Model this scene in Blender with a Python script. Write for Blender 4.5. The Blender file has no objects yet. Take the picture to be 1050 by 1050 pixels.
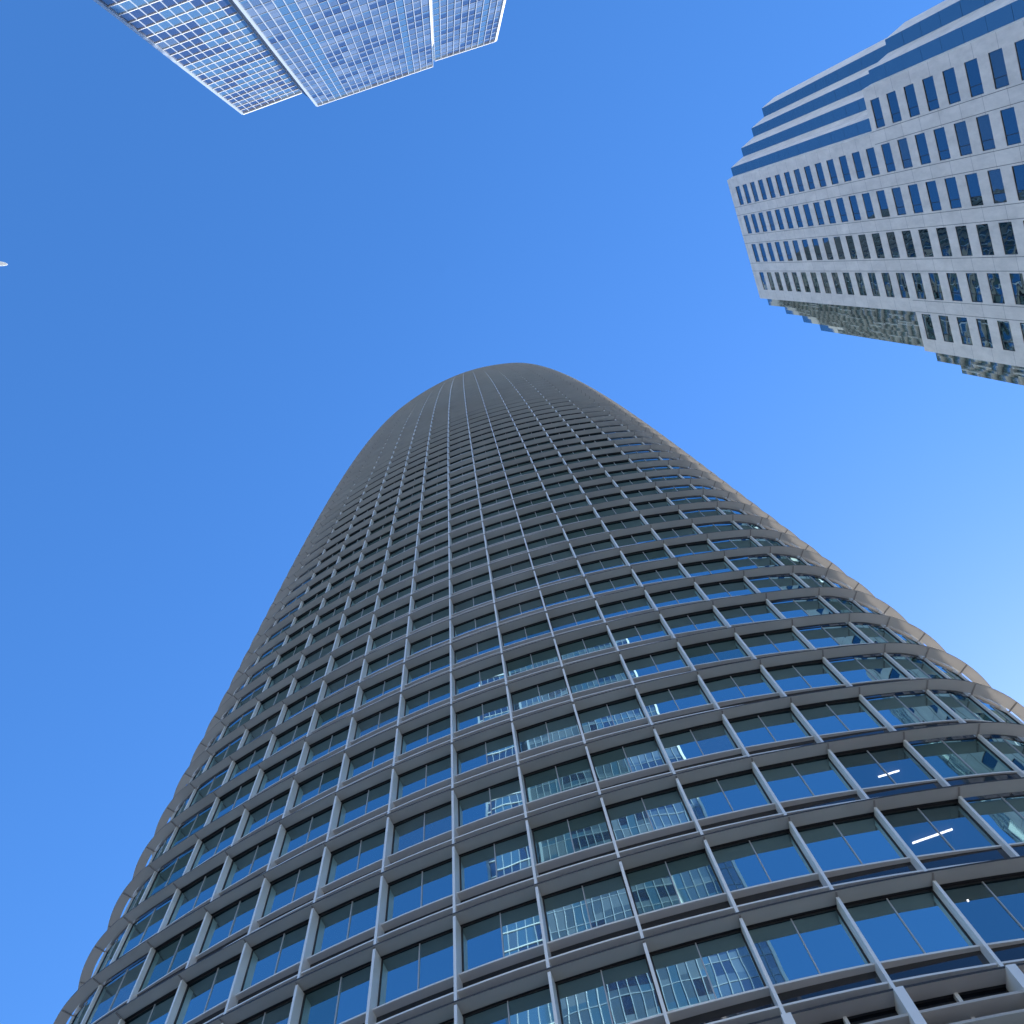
import bpy, math, random
from mathutils import Vector, Matrix

random.seed(7)
sc = bpy.context.scene
COL = sc.collection
R = math.radians
EYE = 1.6

# ------------------------------------------------------------------ camera
def unit(v):
    n = math.sqrt(sum(a * a for a in v)); return [a / n for a in v]
def dot(a, b): return sum(x * y for x, y in zip(a, b))
F_PX, CX = 1011.0, 525.0
ZEN = (456.4, 277.6)                      # where plumb lines meet, from the photograph
up = unit([ZEN[0] - CX, ZEN[1] - CX, F_PX])
fw = unit([(1 if i == 1 else 0) - up[i] * up[1] for i in range(3)])
rt = [1 if i == 0 else 0 for i in range(3)]
rt = [rt[i] - fw[i] * fw[0] - up[i] * up[0] for i in range(3)]; rt = unit(rt)
cam_d = bpy.data.cameras.new("camera")
cam_d.sensor_width = 36; cam_d.lens = F_PX / 1050 * 36
cam_d.clip_start = 0.1; cam_d.clip_end = 20000
cam = bpy.data.objects.new("camera", cam_d); COL.objects.link(cam)
cam.matrix_world = Matrix(((rt[0], -rt[1], -rt[2], 0), (fw[0], -fw[1], -fw[2], 0), (up[0], -up[1], -up[2], EYE), (0, 0, 0, 1)))
sc.camera = cam
sc.render.resolution_x = sc.render.resolution_y = 1024

def ray(px, py):
    d = [px - CX, py - CX, F_PX]
    return Vector((dot(d, rt), dot(d, fw), dot(d, up))).normalized()
def project(p):
    v = (p[0], p[1], p[2] - EYE)
    z = v[0] * rt[2] + v[1] * fw[2] + v[2] * up[2]
    if z <= 0.1: return None
    x = v[0] * rt[0] + v[1] * fw[0] + v[2] * up[0]
    y = v[0] * rt[1] + v[1] * fw[1] + v[2] * up[1]
    return (CX + F_PX * x / z, CX + F_PX * y / z)

# ------------------------------------------------------------------ sky, sun
SUN_AZ, SUN_EL = 52.0, 42.0               # azimuth clockwise from +Y (towards +X)
w = bpy.data.worlds.new("World"); sc.world = w; w.use_nodes = True
nt = w.node_tree
bg = nt.nodes["Background"]
sky = nt.nodes.new("ShaderNodeTexSky"); sky.sky_type = 'NISHITA'; sky.sun_disc = False
sky.sun_elevation = R(SUN_EL); sky.sun_rotation = R(SUN_AZ)
sky.air_density = 1.0; sky.dust_density = 0.1; sky.ozone_density = 3.0; sky.altitude = 0
hs = nt.nodes.new("ShaderNodeHueSaturation"); hs.inputs['Hue'].default_value = 0.506; hs.inputs['Saturation'].default_value = 1.26      # the deep blue of a clear Pacific sky
nt.links.new(sky.outputs[0], hs.inputs['Color']); nt.links.new(hs.outputs[0], bg.inputs[0])
bg.inputs[1].default_value = 0.15
sd = bpy.data.lights.new("sun", 'SUN'); sd.energy = 5.0; sd.angle = R(0.5); sd.color = (1, 0.95, 0.88)
sun = bpy.data.objects.new("sun", sd); COL.objects.link(sun)
sdir = Vector((math.sin(R(SUN_AZ)) * math.cos(R(SUN_EL)), math.cos(R(SUN_AZ)) * math.cos(R(SUN_EL)), math.sin(R(SUN_EL))))
sun.rotation_euler = sdir.to_track_quat('Z', 'Y').to_euler()
sc.view_settings.view_transform = 'Standard'; sc.view_settings.look = 'None'
sc.view_settings.exposure = 1.08; sc.view_settings.gamma = 1

# ------------------------------------------------------------------ materials
def mat(name, col, rough=0.6, metal=0.0, ior=1.45, noise=0.0, nscale=1.0, bump=0.0, bscale=1.0, trans=0.0, tint=None):
    m = bpy.data.materials.new(name); m.use_nodes = True
    t = m.node_tree; n = t.nodes; b = n["Principled BSDF"]
    b.inputs['Base Color'].default_value = (*col, 1); b.inputs['Roughness'].default_value = rough
    b.inputs['Metallic'].default_value = metal; b.inputs['IOR'].default_value = ior
    if tint: b.inputs['Specular Tint'].default_value = (*tint, 1)
    tc = n.new("ShaderNodeTexCoord")
    if noise:
        nz = n.new("ShaderNodeTexNoise"); nz.inputs['Scale'].default_value = nscale; nz.inputs['Detail'].default_value = 6
        t.links.new(tc.outputs['Object'], nz.inputs['Vector'])
        mx = n.new("ShaderNodeMix"); mx.data_type = 'RGBA'
        mx.inputs[6].default_value = (*[c * (1 - noise) for c in col], 1); mx.inputs[7].default_value = (*[min(1, c * (1 + noise)) for c in col], 1)
        t.links.new(nz.outputs[0], mx.inputs[0]); t.links.new(mx.outputs[2], b.inputs['Base Color'])
    if bump:
        nb = n.new("ShaderNodeTexNoise"); nb.inputs['Scale'].default_value = bscale; nb.inputs['Detail'].default_value = 1
        t.links.new(tc.outputs['Object'], nb.inputs['Vector'])
        bp = n.new("ShaderNodeBump"); bp.inputs['Strength'].default_value = 1.0; bp.inputs['Distance'].default_value = bump
        t.links.new(nb.outputs[0], bp.inputs['Height']); t.links.new(bp.outputs[0], b.inputs['Normal'])
    if trans:
        tr = n.new("ShaderNodeBsdfTranslucent"); tr.inputs[0].default_value = (*col, 1)
        ms = n.new("ShaderNodeMixShader"); ms.inputs[0].default_value = trans
        t.links.new(b.outputs[0], ms.inputs[1]); t.links.new(tr.outputs[0], ms.inputs[2])
        t.links.new(ms.outputs[0], n["Material Output"].inputs[0])
    return m

M = {}
M['shade'] = mat("shade_aluminium", (0.64, 0.605, 0.565), 0.45, 0.1, noise=0.20, nscale=0.45, trans=0.40)
M['edge'] = mat("shade_dark_edge", (0.025, 0.025, 0.028), 0.6)
M['bracket'] = mat("bracket_steel", (0.28, 0.255, 0.24), 0.5)
M['ledge'] = mat("ledge_aluminium", (0.70, 0.675, 0.64), 0.4, 0.15, noise=0.07, nscale=0.7)
M['fin'] = mat("fin_aluminium", (0.76, 0.74, 0.71), 0.38, 0.2, noise=0.06, nscale=0.5)
M['glass'] = mat("tower_glass", (0.004, 0.008, 0.010), 0.012, 0.0, 7.0, bump=0.004, bscale=0.45, tint=(0.60, 0.93, 1.0))
M['glass_b'] = mat("tower_glass_dim", (0.012, 0.022, 0.024), 0.015, 0.0, 4.4, bump=0.005, bscale=0.4, tint=(0.58, 0.95, 0.96))
M['glass_c'] = mat("tower_glass_blinds", (0.035, 0.045, 0.048), 0.02, 0.0, 5.2, bump=0.005, bscale=0.5, tint=(0.62, 0.93, 1.0))
M['spandrel'] = mat("spandrel_glass", (0.006, 0.008, 0.012), 0.03, 0.0, 1.8, bump=0.003, bscale=0.6)
M['gasket'] = mat("black_gasket", (0.02, 0.02, 0.022), 0.6)
M['mullion'] = mat("mullion_aluminium", (0.42, 0.42, 0.43), 0.45, 0.25)
M['roofing'] = mat("roof_membrane", (0.3, 0.3, 0.3), 0.9, noise=0.2, nscale=0.3)

# ------------------------------------------------------------------ mesh helper
class MB:
    def __init__(s): s.v = []; s.f = []; s.m = []; s.uv = []
    def face(s, pts, mi=0, uv=None):
        i = len(s.v); s.v += [tuple(p) for p in pts]; s.f.append(tuple(range(i, i + len(pts)))); s.m.append(mi)
        s.uv.append(uv or [(0, 0)] * len(pts))
    def hexa(s, b, t, mi=0, skip=()):
        """b, t: four bottom and four top points in the same turning order"""
        F = {'b': b[::-1], 't': t}
        for k in range(4):
            F[k] = [b[k], b[(k + 1) % 4], t[(k + 1) % 4], t[k]]
        for k, q in F.items():
            if k in skip: continue
            s.face(q, mi[k] if isinstance(mi, dict) else mi)
    def box(s, o, u, w, n, mi=0):
        """o corner, edge vectors u, w, n"""
        o, u, w, n = map(Vector, (o, u, w, n))
        s.hexa([o, o + u, o + u + w, o + w], [o + n, o + u + n, o + u + w + n, o + w + n], mi)
    def build(s, name, mats, parent=None, smooth=False):
        me = bpy.data.meshes.new(name); me.from_pydata(s.v, [], s.f); me.update()
        for mm in (mats if isinstance(mats, (list, tuple)) else [mats]): me.materials.append(mm)
        me.polygons.foreach_set('material_index', s.m)
        l = me.uv_layers.new(name="metres")
        flat = [c for q in s.uv for p in q for c in p]; l.data.foreach_set('uv', flat)
        if smooth: me.polygons.foreach_set('use_smooth', [True] * len(s.f))
        o = bpy.data.objects.new(name, me); COL.objects.link(o)
        if parent: o.parent = parent; o.matrix_parent_inverse = Matrix.Translation(parent.location).inverted()
        return o

def thing(name, label, cat, loc, group=None):
    o = bpy.data.objects.new(name, None); COL.objects.link(o); o.location = loc; o.empty_display_size = 2
    o['label'] = label; o['category'] = cat
    if group: o['group'] = group
    return o

def shown_size(quad):
    """area in photo pixels of a quad turned to the camera and inside the frame"""
    p = [project(q) for q in quad]
    if any(q is None for q in p): return 0
    cx = sum(q[0] for q in p) / 4; cy = sum(q[1] for q in p) / 4
    if not (-20 < cx < 1070 and -20 < cy < 1070): return 0
    a, b, c = (Vector(quad[i]) for i in range(3))
    n = (b - a).cross(c - b)
    if n.dot(Vector((0, 0, EYE)) - a) <= 0: return 0
    return abs(sum(p[i][0] * p[(i + 1) % 4][1] - p[(i + 1) % 4][0] * p[i][1] for i in range(4))) / 2

# ------------------------------------------------------------------ ground
gm = bpy.data.materials.new("street_ground"); gm.use_nodes = True
g = MB(); S = 6000
g.face([(-S, -S, 0), (S, -S, 0), (S, S, 0), (-S, S, 0)])
M['ground'] = mat("pale_paving", (0.24, 0.235, 0.225), 0.85, noise=0.25, nscale=0.08)
go = g.build("ground", M['ground']); go['kind'] = 'structure'

# ------------------------------------------------------------------ tower with sunshades (rounded square plan)
TC = (11.742, 48.688); YAW = R(-20.613); HW = 20.8; TURN = R(31.59); CL = 6.98
def tower_curve(N=3200):
    per = 2 * HW + CL; S = 4 * per; ds = S / N
    kf = TURN / 2 / HW; kc = (math.pi / 2 - TURN) / CL; wd = 1.2
    ks = []
    for i in range(N):
        sm = (i * ds) % per
        bl = 1 / (1 + math.exp(max(-60, min(60, -(sm - HW) / wd * 2)))) / (1 + math.exp(max(-60, min(60, (sm - HW - CL) / wd * 2))))
        ks.append(kf + (kc - kf) * bl)
    f = 2 * math.pi / (sum(ks) * ds)
    th = 0; x = y = 0; P = []; T = []
    for k in ks:
        k *= f; P.append((x, y)); T.append(th)
        tm = th + k * ds / 2; x += math.cos(tm) * ds; y += math.sin(tm) * ds; th += k * ds
    mx = sum(p[0] for p in P) / N; my = sum(p[1] for p in P) / N
    P = [(p[0] - mx, p[1] - my) for p in P]
    return P, T, S
CP, CT, CS = tower_curve()
def cpt(s):
    """plan point and tangent angle (tower frame turned by yaw) at arc length s"""
    N = len(CP); q = (s % CS) / CS * N; i = int(q) % N; t = q - int(q); j = (i + 1) % N
    x = CP[i][0] * (1 - t) + CP[j][0] * t; y = CP[i][1] * (1 - t) + CP[j][1] * t
    a = CT[i]; b = CT[j] + (2 * math.pi if j == 0 else 0); a = a * (1 - t) + b * t
    c, s_ = math.cos(YAW), math.sin(YAW)
    return x * c - y * s_, x * s_ + y * c, a + YAW
def tscale(h): return 1 - 0.291 * (max(h - 98.4, 0) / 200) ** 2.4
BAY = 3.2
def node_s(i):
    """arc length of fin i; 16 per side: 13 bays of 3.2 m on the face, 3 in the corner"""
    side, k = divmod(i + 6, 16)                 # k=0 is the fin at -HW+... of the face
    base = side * (2 * HW + CL) - HW
    if k <= 13: return base + k * BAY
    return base + 2 * HW + (k - 13) * CL / 3
def spot(s, off, h):
    """point at arc length s, off metres outward of the shade edge, at height h above the eye"""
    x, y, a = cpt(s); k = tscale(h)
    return Vector((TC[0] + x * k + math.sin(a) * off, TC[1] + y * k - math.cos(a) * off, h + EYE))
# fin -6 lies at the left end of the face, fin 7 at its right end
def sub(i, n): 
    a, b = node_s(i), node_s(i + 1) if (i + 7) % 64 else node_s(i + 1)
    return [a + (b - a) * j / n for j in range(n)]
RING = []
for i in range(-6, 58):
    k = (i + 6) % 16
    RING += sub(i, 6 if k >= 12 or k == 0 else 3)
def ring_box(mb, h, thick, o_out, o_in, mi, step=0.0):
    n = len(RING)
    fo = o_out if callable(o_out) else (lambda s: o_out); fi = o_in if callable(o_in) else (lambda s: o_in)
    A = [(spot(s, fo(s), h), spot(s, fi(s), h), spot(s, fi(s), h + thick), spot(s, fo(s), h + thick)) for s in RING]
    for j in range(n):
        a, b = A[j], A[(j + 1) % n]
        mb.face([a[1], b[1], b[0], a[0]], mi[0])     # underside
        mb.face([a[0], b[0], b[3], a[3]], mi[1])     # front edge
        mb.face([a[3], b[3], b[2], a[2]], mi[2])     # top
def level(k): return 27.18 + 4.5 * k

tower = thing("office_tower", "tall grey office tower with rounded corners, horizontal sunshades and vertical fins, filling the middle foreground", "skyscraper", (TC[0], TC[1], 0))
def face_dist(s):
    per = 2 * HW + CL
    return abs((s + per / 2) % per - per / 2)
def lerp(x, pts):
    for (a, b), (c, d) in zip(pts, pts[1:]):
        if x <= c: return b + (d - b) * max(0, (x - a)) / (c - a)
    return pts[-1][1]
def gl(s):                                     # glass line behind the shade edge: recedes towards the corners
    return -lerp(face_dist(s), [(0, .60), (8, .63), (20.8, .67), (24.3, .76)])
def dep(s):                                    # how far the fins stand out: full in the middle, shallow at the corners
    return lerp(face_dist(s), [(0, .58), (3.5, .57), (11, .46), (20.8, .19), (24.3, .12)])
def ledge_out(s): return gl(s) + max(.06, dep(s) - .22)
def low_ledge_out(s): return gl(s) + max(.10, dep(s) - .06)
SH_IN = -0.52
KTOP = 62
ks_ = list(range(-1, KTOP + 1))
for k in ks_:
    h = level(k)
    m = MB(); ring_box(m, h, 0.085, 0.0, SH_IN, (0, 1, 0))
    for j in range(len(RING)):                 # dark closure between shade and glass, left open round the corners
        a, b = RING[j], RING[(j + 1) % len(RING)]
        if face_dist(a) < 17.7 and face_dist(b) < 17.7:
            m.face([spot(a, gl(a) - .02, h + .03), spot(b, gl(b) - .02, h + .03), spot(b, SH_IN + .01, h + .03), spot(a, SH_IN + .01, h + .03)], 1)
    for i in range(-6, 58):                    # brackets that carry the shade, one under every joint
        s = node_s(i)
        m.hexa([spot(s - .03, gl(s), h - .06), spot(s - .03, -.03, h - .03), spot(s + .03, -.03, h - .03), spot(s + .03, gl(s), h - .06)],
               [spot(s - .03, gl(s), h - .002), spot(s - .03, -.03, h - .002), spot(s + .03, -.03, h - .002), spot(s + .03, gl(s), h - .002)], 2)
    m.build("sunshade", [M['shade'], M['edge'], M['bracket']], tower)
    m = MB(); ring_box(m, h - 2.96, 0.075, ledge_out, gl, (0, 0, 0)) if k >= 0 else None
    if k >= 0:
        m.build("sill_ledge", M['ledge'], tower)
        m = MB(); ring_box(m, h - 3.94, 0.075, low_ledge_out, gl, (0, 0, 0)); m.build("spandrel_ledge", M['ledge'], tower)
        # shadow-box strip between the ledges and down to the next sunshade
        m = MB(); n = len(RING)
        for j in range(n):
            a, b = RING[j], RING[(j + 1) % n]
            m.face([spot(a, gl(a), h - 4.5), spot(b, gl(b), h - 4.5), spot(b, gl(b), h - 2.89), spot(a, gl(a), h - 2.89)])
        m.build("spandrel", M['spandrel'], tower)

# windows: two panes to a bay, with gasket and centre mullion
GLASSES = [M['glass'], M['glass_b'], M['glass_c']]
def window_meshes(glass, frame, s0, s1, hb, ht, mull=0.038):
    kind = random.choices([0, 1, 2], [.72, .17, .11])[0]
    sm = (s0 + s1) / 2
    for a, b in ((s0, sm), (sm, s1)):
        t1, t2 = random.gauss(0, .004), random.gauss(0, .004)
        q = [spot(a, gl(a) + t1, hb), spot(b, gl(b) - t1, hb), spot(b, gl(b) - t1 + t2, ht), spot(a, gl(a) + t1 + t2, ht)]
        glass.face(q, kind if random.random() < .85 else 0)
    def strip(sa, sb, za, zb, o, mi):
        ga, gb = gl(sa), gl(sb)
        b = [spot(sa, ga - .02, za), spot(sa, ga + o, za), spot(sb, gb + o, za), spot(sb, gb - .02, za)]
        t = [spot(sa, ga - .02, zb), spot(sa, ga + o, zb), spot(sb, gb + o, zb), spot(sb, gb - .02, zb)]
        frame.hexa(b, t, mi)
    d = .11
    strip(s0 + .05, s0 + d, hb, ht, .03, 0); strip(s1 - d, s1 - .05, hb, ht, .03, 0)
    strip(s0 + d, s1 - d, ht - .07, ht - .002, .03, 0)
    strip(sm - mull / 2, sm + mull / 2, hb, ht - .07, .045, 1)
cand = []
for k in range(0, KTOP + 1):
    for i in range(-6, 58):
        s0, s1 = node_s(i), node_s(i + 1)
        if s1 < s0: s1 += CS
        hb, ht = level(k) - 2.89, level(k)
        q = [spot(s0, gl(s0), hb), spot(s1, gl(s1), hb), spot(s1, gl(s1), ht), spot(s0, gl(s0), ht)]
        cand.append((shown_size(q), k, i, s0, s1, hb, ht))
cand.sort(key=lambda c: -c[0])
for c in cand[:100]:
    gmb, fmb = MB(), MB(); window_meshes(gmb, fmb, *c[3:])
    wo = gmb.build("window", GLASSES, tower); wo['bay'] = c[1] * 100 + c[2]; fmb.build("window_frame", [M['gasket'], M['mullion']], wo)
gmb, fmb = MB(), MB()
for c in cand[100:]:
    window_meshes(gmb, fmb, *c[3:])
off = len(gmb.v); gmb.v += fmb.v; gmb.f += [tuple(i + off for i in f) for f in fmb.f]; gmb.m += [q + 3 for q in fmb.m]; gmb.uv += fmb.uv
wo = gmb.build("window", GLASSES + [M['gasket'], M['mullion']], tower); wo['kind'] = 'stuff'

# three lit offices: clearer glass, a dim room and its ceiling lamp
M['clear'] = mat("clear_tower_glass", (0.004, 0.008, 0.010), 0.012, 0.0, 6.0, bump=0.004, bscale=0.45, tint=(0.60, 0.93, 1.0))
_t = M['clear'].node_tree; _tr = _t.nodes.new("ShaderNodeBsdfTransparent"); _ms = _t.nodes.new("ShaderNodeMixShader"); _ms.inputs[0].default_value = .30
_t.links.new(_t.nodes["Principled BSDF"].outputs[0], _ms.inputs[1]); _t.links.new(_tr.outputs[0], _ms.inputs[2]); _t.links.new(_ms.outputs[0], _t.nodes["Material Output"].inputs[0])
M['room'] = mat("dim_office_interior", (0.03, 0.03, 0.03), 0.9)
M['lamp'] = bpy.data.materials.new("ceiling_lamp_light"); M['lamp'].use_nodes = True
_b = M['lamp'].node_tree.nodes["Principled BSDF"]; _b.inputs['Emission Color'].default_value = (.95, .97, 1, 1); _b.inputs['Emission Strength'].default_value = 2.2
def on_ceiling(px, py, h):
    r = ray(px, py); return r * (h / r.z) + Vector((0, 0, EYE))
for (k, p, q) in ((1, (936, 865), (986, 847.5)), (2, (901, 797), (929, 788.5)), (0, (992.2, 924.3), (993.8, 923.7))):
    c = next(c for c in cand[:200] if c[1] == k and c[2] == 5)
    for o in tower.children:
        if o.name.startswith("window") and o.get('bay') == (k * 100 + 5): 
            for mi in range(3): o.data.materials[mi] = M['clear']
    s0, s1, hb, ht = c[3], c[4], c[5], c[6]
    deep = lambda s_, z: spot(s_, gl(s_) - 6, z)
    near = lambda s_, z: spot(s_, gl(s_) - .05, z)
    m = MB()
    m.face([near(s0, ht + .6), near(s1, ht + .6), deep(s1, ht + .6), deep(s0, ht + .6)]); m.face([near(s0, hb), near(s1, hb), deep(s1, hb), deep(s0, hb)][::-1])
    m.face([near(s0, hb), near(s0, ht + .6), deep(s0, ht + .6), deep(s0, hb)]); m.face([near(s1, hb), near(s1, ht + .6), deep(s1, ht + .6), deep(s1, hb)][::-1])
    m.face([deep(s0, hb), deep(s0, ht + .6), deep(s1, ht + .6), deep(s1, hb)])
    m.build("office_room", M['room'], tower)
    a, b = on_ceiling(*p, ht + .45), on_ceiling(*q, ht + .45); d = (b - a)
    w_ = Vector((-d.y, d.x, 0)).normalized() * .028
    m = MB(); m.box(a - w_, d, w_ * 2, Vector((0, 0, .06))); m.build("ceiling_lamp", M['lamp'], tower)

# vertical fins, broken at every sunshade; heavier at the base
def fin_seg(mb, s, h0, h1, wid, o_out, mi=0):
    q = []
    for h in (h0, h1):
        q.append([spot(s - wid / 2, gl(s), h), spot(s - wid / 2, o_out, h), spot(s + wid / 2, o_out, h), spot(s + wid / 2, gl(s), h)])
    mb.hexa(q[0], q[1], mi)
for i in range(-6, 58):
    m = MB(); s = node_s(i)
    for k in range(0, KTOP + 1):
        fin_seg(m, s, level(k - 1) + .088, level(k) - .062, .105, min(-.02, gl(s) + dep(s)))
    m.build("fin", M['fin'], tower)

# plant storey and podium under the lowest office floor
B0 = level(-1)
PB = [B0 - .93, B0 - 1.55]                    # two ledges below the lowest sunshade
for h in PB:
    m = MB(); ring_box(m, h, 0.09, -.01, gl, (0, 2, 2)); m.build("podium_ledge", [M['shade'], M['edge'], M['shade']], tower)
m = MB(); n = len(RING)
for j in range(n):
    a, b = RING[j], RING[(j + 1) % n]
    m.face([spot(a, gl(a), -EYE), spot(b, gl(b), -EYE), spot(b, gl(b), PB[1]), spot(a, gl(a), PB[1])], 0)
    m.face([spot(a, gl(a), PB[1]), spot(b, gl(b), PB[1]), spot(b, gl(b), B0), spot(a, gl(a), B0)], 1)
m.build("podium_glazing", [M['glass'], M['spandrel']], tower)
for i in range(-6, 58):
    m = MB(); s = node_s(i); nxt = node_s(i + 1); nxt = nxt if nxt > s else nxt + CS
    fin_seg(m, s, -EYE, B0 - .003, .28, .10)
    fin_seg(m, (s + nxt) / 2, -EYE, B0 - .003, .11, gl((s + nxt) / 2) + .16)
    m.build("podium_fin", M['fin'], tower)
# roof: crown screen closing the top
m = MB(); ht = level(KTOP) + 14
for j in range(n):
    a, b = RING[j], RING[(j + 1) % n]
    m.face([spot(a, SH_IN, level(KTOP)), spot(b, SH_IN, level(KTOP)), spot(b, SH_IN, ht), spot(a, SH_IN, ht)])
m.face([spot(s, SH_IN, ht - 1) for s in RING])
m.build("crown_screen", M['shade'], tower)

# ------------------------------------------------------------------ granite tower on the right
def stone(name):
    m = bpy.data.materials.new(name); m.use_nodes = True; t = m.node_tree; n = t.nodes; b = n["Principled BSDF"]
    b.inputs['Roughness'].default_value = 0.55
    tc = n.new("ShaderNodeTexCoord"); uv = n.new("ShaderNodeUVMap"); uv.uv_map = "metres"
    br = n.new("ShaderNodeTexBrick"); br.offset = 0; br.inputs['Scale'].default_value = 1
    br.inputs['Color1'].default_value = (.75, .69, .64, 1); br.inputs['Color2'].default_value = (.70, .645, .60, 1); br.inputs['Mortar'].default_value = (.26, .25, .25, 1)
    br.inputs['Mortar Size'].default_value = .025; br.inputs['Brick Width'].default_value = 60; br.inputs['Row Height'].default_value = 4.2
    mp = n.new("ShaderNodeMapping"); mp.inputs['Location'].default_value = (.6, 1.9, 0)
    t.links.new(uv.outputs[0], mp.inputs[0]); t.links.new(mp.outputs[0], br.inputs['Vector'])
    nz = n.new("ShaderNodeTexNoise"); nz.inputs['Scale'].default_value = .9; nz.inputs['Detail'].default_value = 8; nz.inputs['Roughness'].default_value = .7
    m2 = n.new("ShaderNodeMapping"); m2.inputs['Scale'].default_value = (1, 1, .35)      # rain runs down the stone
    t.links.new(tc.outputs['Object'], m2.inputs[0]); t.links.new(m2.outputs[0], nz.inputs['Vector'])
    mr = n.new("ShaderNodeMapRange"); mr.inputs[1].default_value = .3; mr.inputs[2].default_value = .7; mr.inputs[3].default_value = .82; mr.inputs[4].default_value = 1.12
    t.links.new(nz.outputs[0], mr.inputs[0])
    mx = n.new("ShaderNodeMix"); mx.data_type = 'RGBA'; mx.blend_type = 'MULTIPLY'; mx.inputs[0].default_value = 1
    t.links.new(br.outputs[0], mx.inputs[6]); t.links.new(mr.outputs[0], mx.inputs[7]); t.links.new(mx.outputs[2], b.inputs['Base Color'])
    return m
M['stone'] = stone("granite_panels")
M['gglass'] = mat("granite_tower_glass", (0.006, 0.012, 0.022), 0.015, 0, 3.2, bump=0.012, bscale=0.5, tint=(.55, .88, 1))
M['gglass_b'] = mat("granite_tower_glass_blinds", (0.03, 0.04, 0.05), 0.02, 0, 2.8, bump=0.012, bscale=0.5, tint=(.6, .9, 1))
M['wavy'] = mat("corner_glass", (0.010, 0.022, 0.028), 0.03, 0, 4.4, bump=0.003, bscale=0.3, tint=(.8, .97, 1))
GO = Vector((49.63, -16.31)); GU = Vector((0.3477, 0.9376)); GW = Vector((0.9376, -0.3477))
HTOP, HLOW, FW = 180.0, 118.9, 21.6
def gp(u, w_, h): 
    p = GO + GU * u + GW * w_
    return Vector((p.x, p.y, h + EYE))
granite = thing("granite_tower", "pale granite tower with rows of punched windows and stepped glass corners at upper right", "skyscraper", (70, -12, 0))
wall = MB()
def wquad(a, b, h0, h1, mi=0):
    L = math.hypot(b[0] - a[0], b[1] - a[1])
    # faces towards -w for increasing-u order reversed: outside is on the left going from a to b
    wall.face([gp(*a, h0), gp(*b, h0), gp(*b, h1), gp(*a, h1)], mi, [(a[0], h0), (a[0] + L, h0), (a[0] + L, h1), (a[0], h1)])
gw = []                                        # window openings
COLS = [1.5 + 5.07 * j for j in range(4)]
LCOLS = [1.5 + 5.07 * j for j in range(-1, 5)]
WIN_W, REV = 3.2, 0.10
def facade(u0, u1, h0, h1, cols, wtops):
    us = [u0]
    for c in cols: us += [c, c + WIN_W]
    us.append(u1)
    hs = [h0]
    for t_ in sorted(wtops): hs += [t_ - 2.3, t_]
    hs.append(h1)
    for a in range(len(us) - 1):
        for b in range(len(hs) - 1):
            if a % 2 and b % 2:
                ua, ub, ha, hb = us[a], us[a + 1], hs[b], hs[b + 1]
                gw.append((ua, ub, ha, hb))
                for q in ([(ua, 0, ha), (ua, REV, ha), (ua, REV, hb), (ua, 0, hb)], [(ub, REV, ha), (ub, 0, ha), (ub, 0, hb), (ub, REV, hb)],
                          [(ua, 0, ha), (ub, 0, ha), (ub, REV, ha), (ua, REV, ha)], [(ua, REV, hb), (ub, REV, hb), (ub, 0, hb), (ua, 0, hb)]):
                    wall.face([gp(*p) for p in q][::-1], 0, [(p[0], p[2]) for p in q])
            else:
                wquad((us[a + 1], 0), (us[a], 0), hs[b], hs[b + 1])
facade(0, FW, HLOW, HTOP, COLS, [176.4 - 4.2 * j for j in range(14)])
facade(-5.0, FW + 5.0, -EYE, HLOW, LCOLS, [117.55 - 4.2 * j for j in range(28)])
strips = []
def corner(u_edge, sgn, steps, h0, h1):
    """stepped corner; sgn -1 = towards -u, +1 = towards +u. returns the outline"""
    pts = [(u_edge, 0), (u_edge + sgn * .26, 1.2)]
    u, w_ = pts[-1]
    segs = [('s', pts[0], pts[1])]
    for j in range(steps):
        a = (u, w_); u += sgn * 1.5; segs.append(('g', a, (u, w_))); b = (u, w_)
        u += sgn * 1.05; w_ += 2.65; segs.append(('s', b, (u, w_)))
    for kind, a, b in segs:
        p, q = (a, b) if sgn < 0 else (b, a)
        if kind == 's':
            wquad(p, q, h0, h1)
        else: strips.append((p, q, h0, h1))
    out = [pts[0]] + [s[2] for s in segs]
    return out
BACK = 38
for (u0, u1, st, h0, h1) in ((0, FW, 4, HLOW - .5, HTOP), (-5.0, FW + 5.0, 2, -EYE, HLOW)):
    ta = corner(u0, -1, st, h0 if st == 2 else HLOW, h1); tb = corner(u1, 1, st, h0 if st == 2 else HLOW, h1)
    h0_ = h0 if st == 2 else HLOW
    wquad(ta[-1], (ta[-1][0], BACK), h0_, h1); wquad((tb[-1][0], BACK), tb[-1], h0_, h1); wquad((ta[-1][0], BACK), (tb[-1][0], BACK), h0_, h1)
    wall.face([gp(*p, h1 - .02) for p in tb + [(tb[-1][0], BACK), (ta[-1][0], BACK)] + ta[::-1]], 1)
M['joint'] = mat("panel_joint", (0.16, 0.155, 0.15), 0.8)
for cols, h0, h1 in ((COLS, HLOW, HTOP), (LCOLS, -EYE, HLOW)):      # paired open joints between the window columns
    for a, b in zip(cols, cols[1:]):
        for u in (a + WIN_W + .22, b - .22):
            wall.face([gp(u + .03, -.004, h0), gp(u - .03, -.004, h0), gp(u - .03, -.004, h1), gp(u + .03, -.004, h1)], 2)
wall.build("wall", [M['stone'], M['roofing'], M['joint']], granite)
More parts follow.
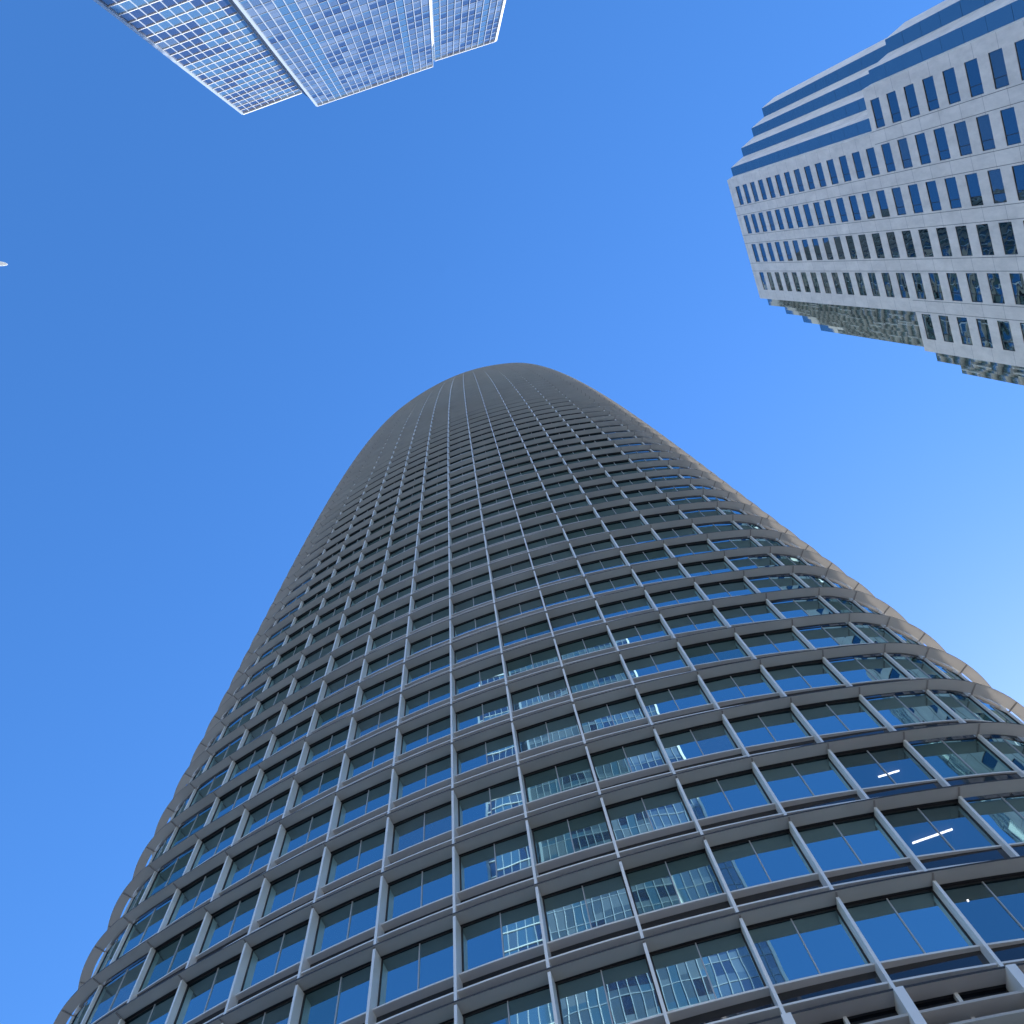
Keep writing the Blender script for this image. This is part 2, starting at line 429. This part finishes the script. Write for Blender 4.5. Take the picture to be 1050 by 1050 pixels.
for p, q, h0, h1 in strips:
    m = MB(); h = h1
    while h > h0 + .1:
        hb = max(h0, h - 4.2)
        t = random.gauss(0, .0035)
        mid = ((p[0] + q[0]) / 2, p[1])
        for a, b in ((p, mid), (mid, q)):
            tt = random.gauss(0, .0035)
            m.face([gp(a[0], a[1] + tt, hb + .02), gp(b[0], b[1] - tt, hb + .02), gp(b[0], b[1] + t - tt, h - .02), gp(a[0], a[1] + t + tt, h - .02)], 0)
        m.face([gp(p[0], p[1] + .03, hb), gp(q[0], q[1] + .03, hb), gp(q[0], q[1] + .03, h), gp(p[0], p[1] + .03, h)], 1)
        h = hb
    m.build("corner_glazing", [M['wavy'], M['gasket']], granite)
def gwin(g_, f_, ua, ub, ha, hb):
    t, t2 = random.gauss(0, .006), random.gauss(0, .006)
    um = ua + (ub - ua) * .72
    kind = 1 if random.random() < .22 else 0
    for a, b in ((ua, um), (um, ub)):
        tt = random.gauss(0, .006)
        g_.face([gp(b, REV - .02 + tt, ha), gp(a, REV - .02 - tt, ha), gp(a, REV - .02 - tt + t, hb), gp(b, REV - .02 + tt + t, hb)], kind)
    fr = .035
    for (a, b, c, d) in ((ua, ub, ha, ha + fr), (ua, ub, hb - fr, hb), (ua, ua + fr, ha + fr, hb - fr), (ub - fr, ub, ha + fr, hb - fr), (um - .03, um + .03, ha + fr, hb - fr)):
        f_.hexa([gp(b, REV - .05, c), gp(a, REV - .05, c), gp(a, REV, c), gp(b, REV, c)], [gp(b, REV - .05, d), gp(a, REV - .05, d), gp(a, REV, d), gp(b, REV, d)])
gw = sorted(gw, key=lambda o: -shown_size([gp(o[1], 0, o[2]), gp(o[0], 0, o[2]), gp(o[0], 0, o[3]), gp(o[1], 0, o[3])]))
for o in gw[:100]:
    a, b = MB(), MB(); gwin(a, b, *o); wo = a.build("window", [M['gglass'], M['gglass_b']], granite); b.build("window_frame", M['gasket'], wo)
a, b = MB(), MB()
for o in gw[100:]: gwin(a, b, *o)
off = len(a.v); a.v += b.v; a.f += [tuple(i + off for i in f) for f in b.f]; a.m += [2] * len(b.f); a.uv += b.uv
wo = a.build("window", [M['gglass'], M['gglass_b'], M['gasket']], granite); wo['kind'] = 'stuff'

# ------------------------------------------------------------------ glass tower behind the camera, upper left
M['p_dark'] = mat("pane_dark", (0.026, 0.036, 0.08), 0.03, 0, 2.6, bump=0.01, bscale=.6)
M['p_mid'] = mat("pane_blinds", (0.075, 0.11, 0.17), 0.05, 0, 2.6, bump=0.01, bscale=.6)
M['p_pale'] = mat("pane_pale_blinds", (0.13, 0.17, 0.235), 0.06, 0, 2.4)
M['p_blue'] = mat("pane_spandrel_blue", (0.06, 0.125, 0.215), 0.05, 0, 2.6)
M['white'] = mat("white_trim", (0.80, 0.81, 0.82), 0.4)
M['ptrim'] = mat("pale_blue_trim", (0.30, 0.36, 0.45), 0.4)
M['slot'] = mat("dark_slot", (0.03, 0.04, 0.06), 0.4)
PM = [M['p_dark'], M['p_mid'], M['p_pale'], M['p_blue']]
MH = 195.0; FP = 3.57
Lp = [Vector((-36.81, -27.31)), Vector((-26.11, -31.26))]
Mp = [Vector((-23.41, -29.06)), Vector((-2.24, -36.42))]
Rp = [Vector((-1.90, -37.37)), Vector((9.14, -40.98))]
millen = thing("glass_tower", "blue glass tower with thin white grid lines hanging from the top edge of the photo", "skyscraper", (-14, -50, 0))
def P3(p, h): return Vector((p.x, p.y, h + EYE))
panes = []                                     # (size, quad, material)
def outn(a, b): d = (b - a).normalized(); return Vector((-d.y, d.x))     # outside is the +y side (towards the camera)
def face_grid(a, b, nb, kind, h_top):
    d = (b - a) / nb; n_ = outn(a, b)
    nf = int((h_top + EYE) / FP)
    state = {}
    for f in range(nf):
        ht = h_top - f * FP; hb = ht - FP
        run = 0; cur = 0
        for i in range(nb):
            p, q = a + d * i, a + d * (i + 1)
            def add(h0, h1, mi): panes.append([[P3(q, h0), P3(p, h0), P3(p, h1), P3(q, h1)], mi])
            if kind == 'L':
                if run <= 0:
                    cur = random.choices([0, 1, 3], [.5, .22, .28])[0]; run = random.randint(1, 4)
                    if i in (4, 5) and random.random() < .6: cur = 3
                    if i == nb - 1 and random.random() < .7: cur = 3
                run -= 1
                add(hb, ht, cur)
            else:
                blank = i in ((3, 4, 15) if kind == 'M' else (0, 7))
                if blank: add(hb, ht, 3)
                else:
                    if run <= 0: cur = random.choices([0, 1, 2], [.35, .45, .2])[0]; run = random.randint(1, 3)
                    run -= 1
                    add(hb + 1.15, ht, cur); add(hb, hb + 1.15, random.choices([2, 1, 3], [.45, .35, .2])[0])
face_grid(Lp[0], Lp[1], 9, 'L', MH); face_grid(Mp[0], Mp[1], 19, 'M', MH); face_grid(Rp[0], Rp[1], 10, 'R', MH)
panes.sort(key=lambda c: -shown_size(c[0]))
def pane_face(mb, q, mi):
    t1, t2 = random.gauss(0, .004), random.gauss(0, .004); nn = Vector((.34, .94, 0))
    mb.face([q[0] + nn * t1, q[1] - nn * t1, q[2] + nn * (t2 - t1), q[3] + nn * (t2 + t1)], mi)
for c in panes[:100]:
    m = MB(); pane_face(m, c[0], 0); m.build("window", PM[c[1]], millen)
m = MB()
for c in panes[100:]: pane_face(m, *c)
wo = m.build("window", PM, millen); wo['kind'] = 'stuff'
def bar(mb, a, b, h0, h1, o, back=.05, mi=0):
    n_ = outn(a, b)
    f = [P3(a + n_ * o, h0), P3(b + n_ * o, h0), P3(b - n_ * back, h0), P3(a - n_ * back, h0)]
    t = [P3(a + n_ * o, h1), P3(b + n_ * o, h1), P3(b - n_ * back, h1), P3(a - n_ * back, h1)]
    mb.hexa(f[::-1], t[::-1], mi)
nf = int((MH + EYE) / FP)
for f in range(1, nf):
    m = MB(); bar(m, Lp[0], Lp[1], MH - f * FP - .09, MH - f * FP + .09, .12); m.build("floor_band", M['white'], millen)
def vert(a, b, nb, wid, o, mt, name, h_top, skip_ends=False):
    d = (b - a) / nb; u = d.normalized()
    for i in range(nb + 1):
        m = MB(); c = a + d * i; bar(m, c - u * wid / 2, c + u * wid / 2, -EYE, h_top, o); m.build(name, mt, millen)
vert(Lp[0], Lp[1], 9, .10, .08, M['ptrim'], "mullion", MH - .4)
vert(Mp[0], Mp[1], 19, .085, .18, M['ptrim'], "facade_fin", MH - .4)
vert(Rp[0], Rp[1], 10, .085, .18, M['ptrim'], "facade_fin", MH - .4)
for f in range(1, nf):
    m = MB(); bar(m, Mp[0], Mp[1], MH - f * FP - .05, MH - f * FP + .05, .05); bar(m, Rp[0], Rp[1], MH - f * FP - .05, MH - f * FP + .05, .05)
    m.build("floor_line", M['ptrim'], millen)
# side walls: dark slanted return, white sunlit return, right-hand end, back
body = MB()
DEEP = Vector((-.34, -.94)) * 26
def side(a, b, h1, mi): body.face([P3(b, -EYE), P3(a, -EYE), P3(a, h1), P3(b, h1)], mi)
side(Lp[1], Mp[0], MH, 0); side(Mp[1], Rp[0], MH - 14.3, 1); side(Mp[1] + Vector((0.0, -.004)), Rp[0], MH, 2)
side(Rp[1], Rp[1] + DEEP, MH, 1); side(Rp[1] + DEEP, Lp[0] + DEEP, MH, 2); side(Lp[0] + DEEP, Lp[0], MH, 2)
body.face([P3(p, MH - .02) for p in (Lp[0], Lp[1], Mp[0], Mp[1], Rp[0], Rp[1], Rp[1] + DEEP, Lp[0] + DEEP)], 3)
body.build("wall", [M['slot'], M['white'], M['p_blue'], M['roofing']], millen)
for a, b, hh in ((Lp[0], Lp[1], .5), (Mp[0], Mp[1], .3), (Rp[0], Rp[1], .3)):
    m = MB(); bar(m, a, b, MH - hh + .02, MH + .03, .25); m.build("parapet", M['white'], millen)
for p, mt in ((Lp[0], 'ptrim'), (Mp[0], 'ptrim'), (Rp[1], 'white')):
    m = MB(); bar(m, p - Vector((.17, -.06)), p + Vector((.17, -.06)), -EYE, MH - .52, .27, back=.2); m.build("corner_trim", M[mt], millen)
# slab edges showing as a ladder on the slanted return
m = MB()
for f in range(1, nf):
    bar(m, Lp[1] + (Mp[0] - Lp[1]) * .55, Mp[0] - (Mp[0] - Lp[1]) * .1, MH - f * FP - .25, MH - f * FP + .25, .05)
m.build("slab_edge", M['ptrim'], millen)

# ------------------------------------------------------------------ airliner crossing at the left edge
M['plane'] = mat("white_airliner_paint", (0.85, 0.86, 0.87), 0.3, noise=.03, nscale=.5)
M['pglass'] = mat("airliner_windows", (0.02, 0.02, 0.03), 0.1)
dirp = ray(8.5, 271) 
nose = Vector((0, 0, EYE)) + dirp * 900
ax = nose - (ray(-40, 268.0) * 900 + Vector((0, 0, EYE))); ax.z = 0; ax.normalize()      # heading: right in the photo
tail = nose - ax * 35.6
sideV = Vector((-ax.y, ax.x, 0)); upV = Vector((0, 0, 1))
pl = thing("airliner", "small white airliner high in the sky at the left edge of the photo", "airplane", tail)
def lathe(mb, prof, o, a, s1, s2, n=16, mi=0):
    rings = [[o + a * x + s1 * (r * math.cos(t * 2 * math.pi / n)) + s2 * (r * math.sin(t * 2 * math.pi / n) + dz) for t in range(n)] for x, r, dz in prof]
    for i in range(len(rings) - 1):
        for t in range(n): mb.face([rings[i][t], rings[i][(t + 1) % n], rings[i + 1][(t + 1) % n], rings[i + 1][t]], mi)
m = MB(); lathe(m, [(0, .15, .9), (2, .7, .7), (5, 1.4, .35), (9, 1.95, 0), (28, 1.95, 0), (32, 1.6, -.1), (34.5, .9, -.3), (35.6, .05, -.4)], tail, ax, sideV, upV)
m.build("fuselage", M['plane'], pl, True)
def slab(mb, pts, th, mi=0):
    mb.hexa([p - upV * th for p in pts], [p + upV * th for p in pts], mi)
for sg in (1, -1):
    m = MB(); o = tail + ax * 14 - upV * .8
    slab(m, [o, o + ax * 7, o + sideV * sg * 17 - ax * 2.2 + upV * 1.2, o + sideV * sg * 17 - ax * 3.7 + upV * 1.2], .18); m.build("wing", M['plane'], pl)
    m = MB(); o = tail + ax * 1.5 + upV * .7
    slab(m, [o, o + ax * 3.4, o + sideV * sg * 6.2 - ax * .6 + upV * .4, o + sideV * sg * 6.2 - ax * 2.0 + upV * .4], .12); m.build("tailplane", M['plane'], pl)
    m = MB(); lathe(m, [(0, .5, 0), (1.5, .95, 0), (4, 1.05, 0), (4.4, .9, 0)], tail + ax * 17.5 + sideV * sg * 5.6 - upV * 1.9, ax, sideV, upV); m.build("engine", M['plane'], pl, True)
m = MB(); o = tail + ax * .5 + upV * 1
m.hexa([o - sideV * .12, o + ax * 5.5 - sideV * .12, o + ax * 5.5 + sideV * .12, o + sideV * .12],
       [o + upV * 6 - ax * 1.2 - sideV * .06, o + upV * 6 + ax * 1.0 - sideV * .06, o + upV * 6 + ax * 1.0 + sideV * .06, o + upV * 6 - ax * 1.2 + sideV * .06]); m.build("tail_fin", M['plane'], pl)
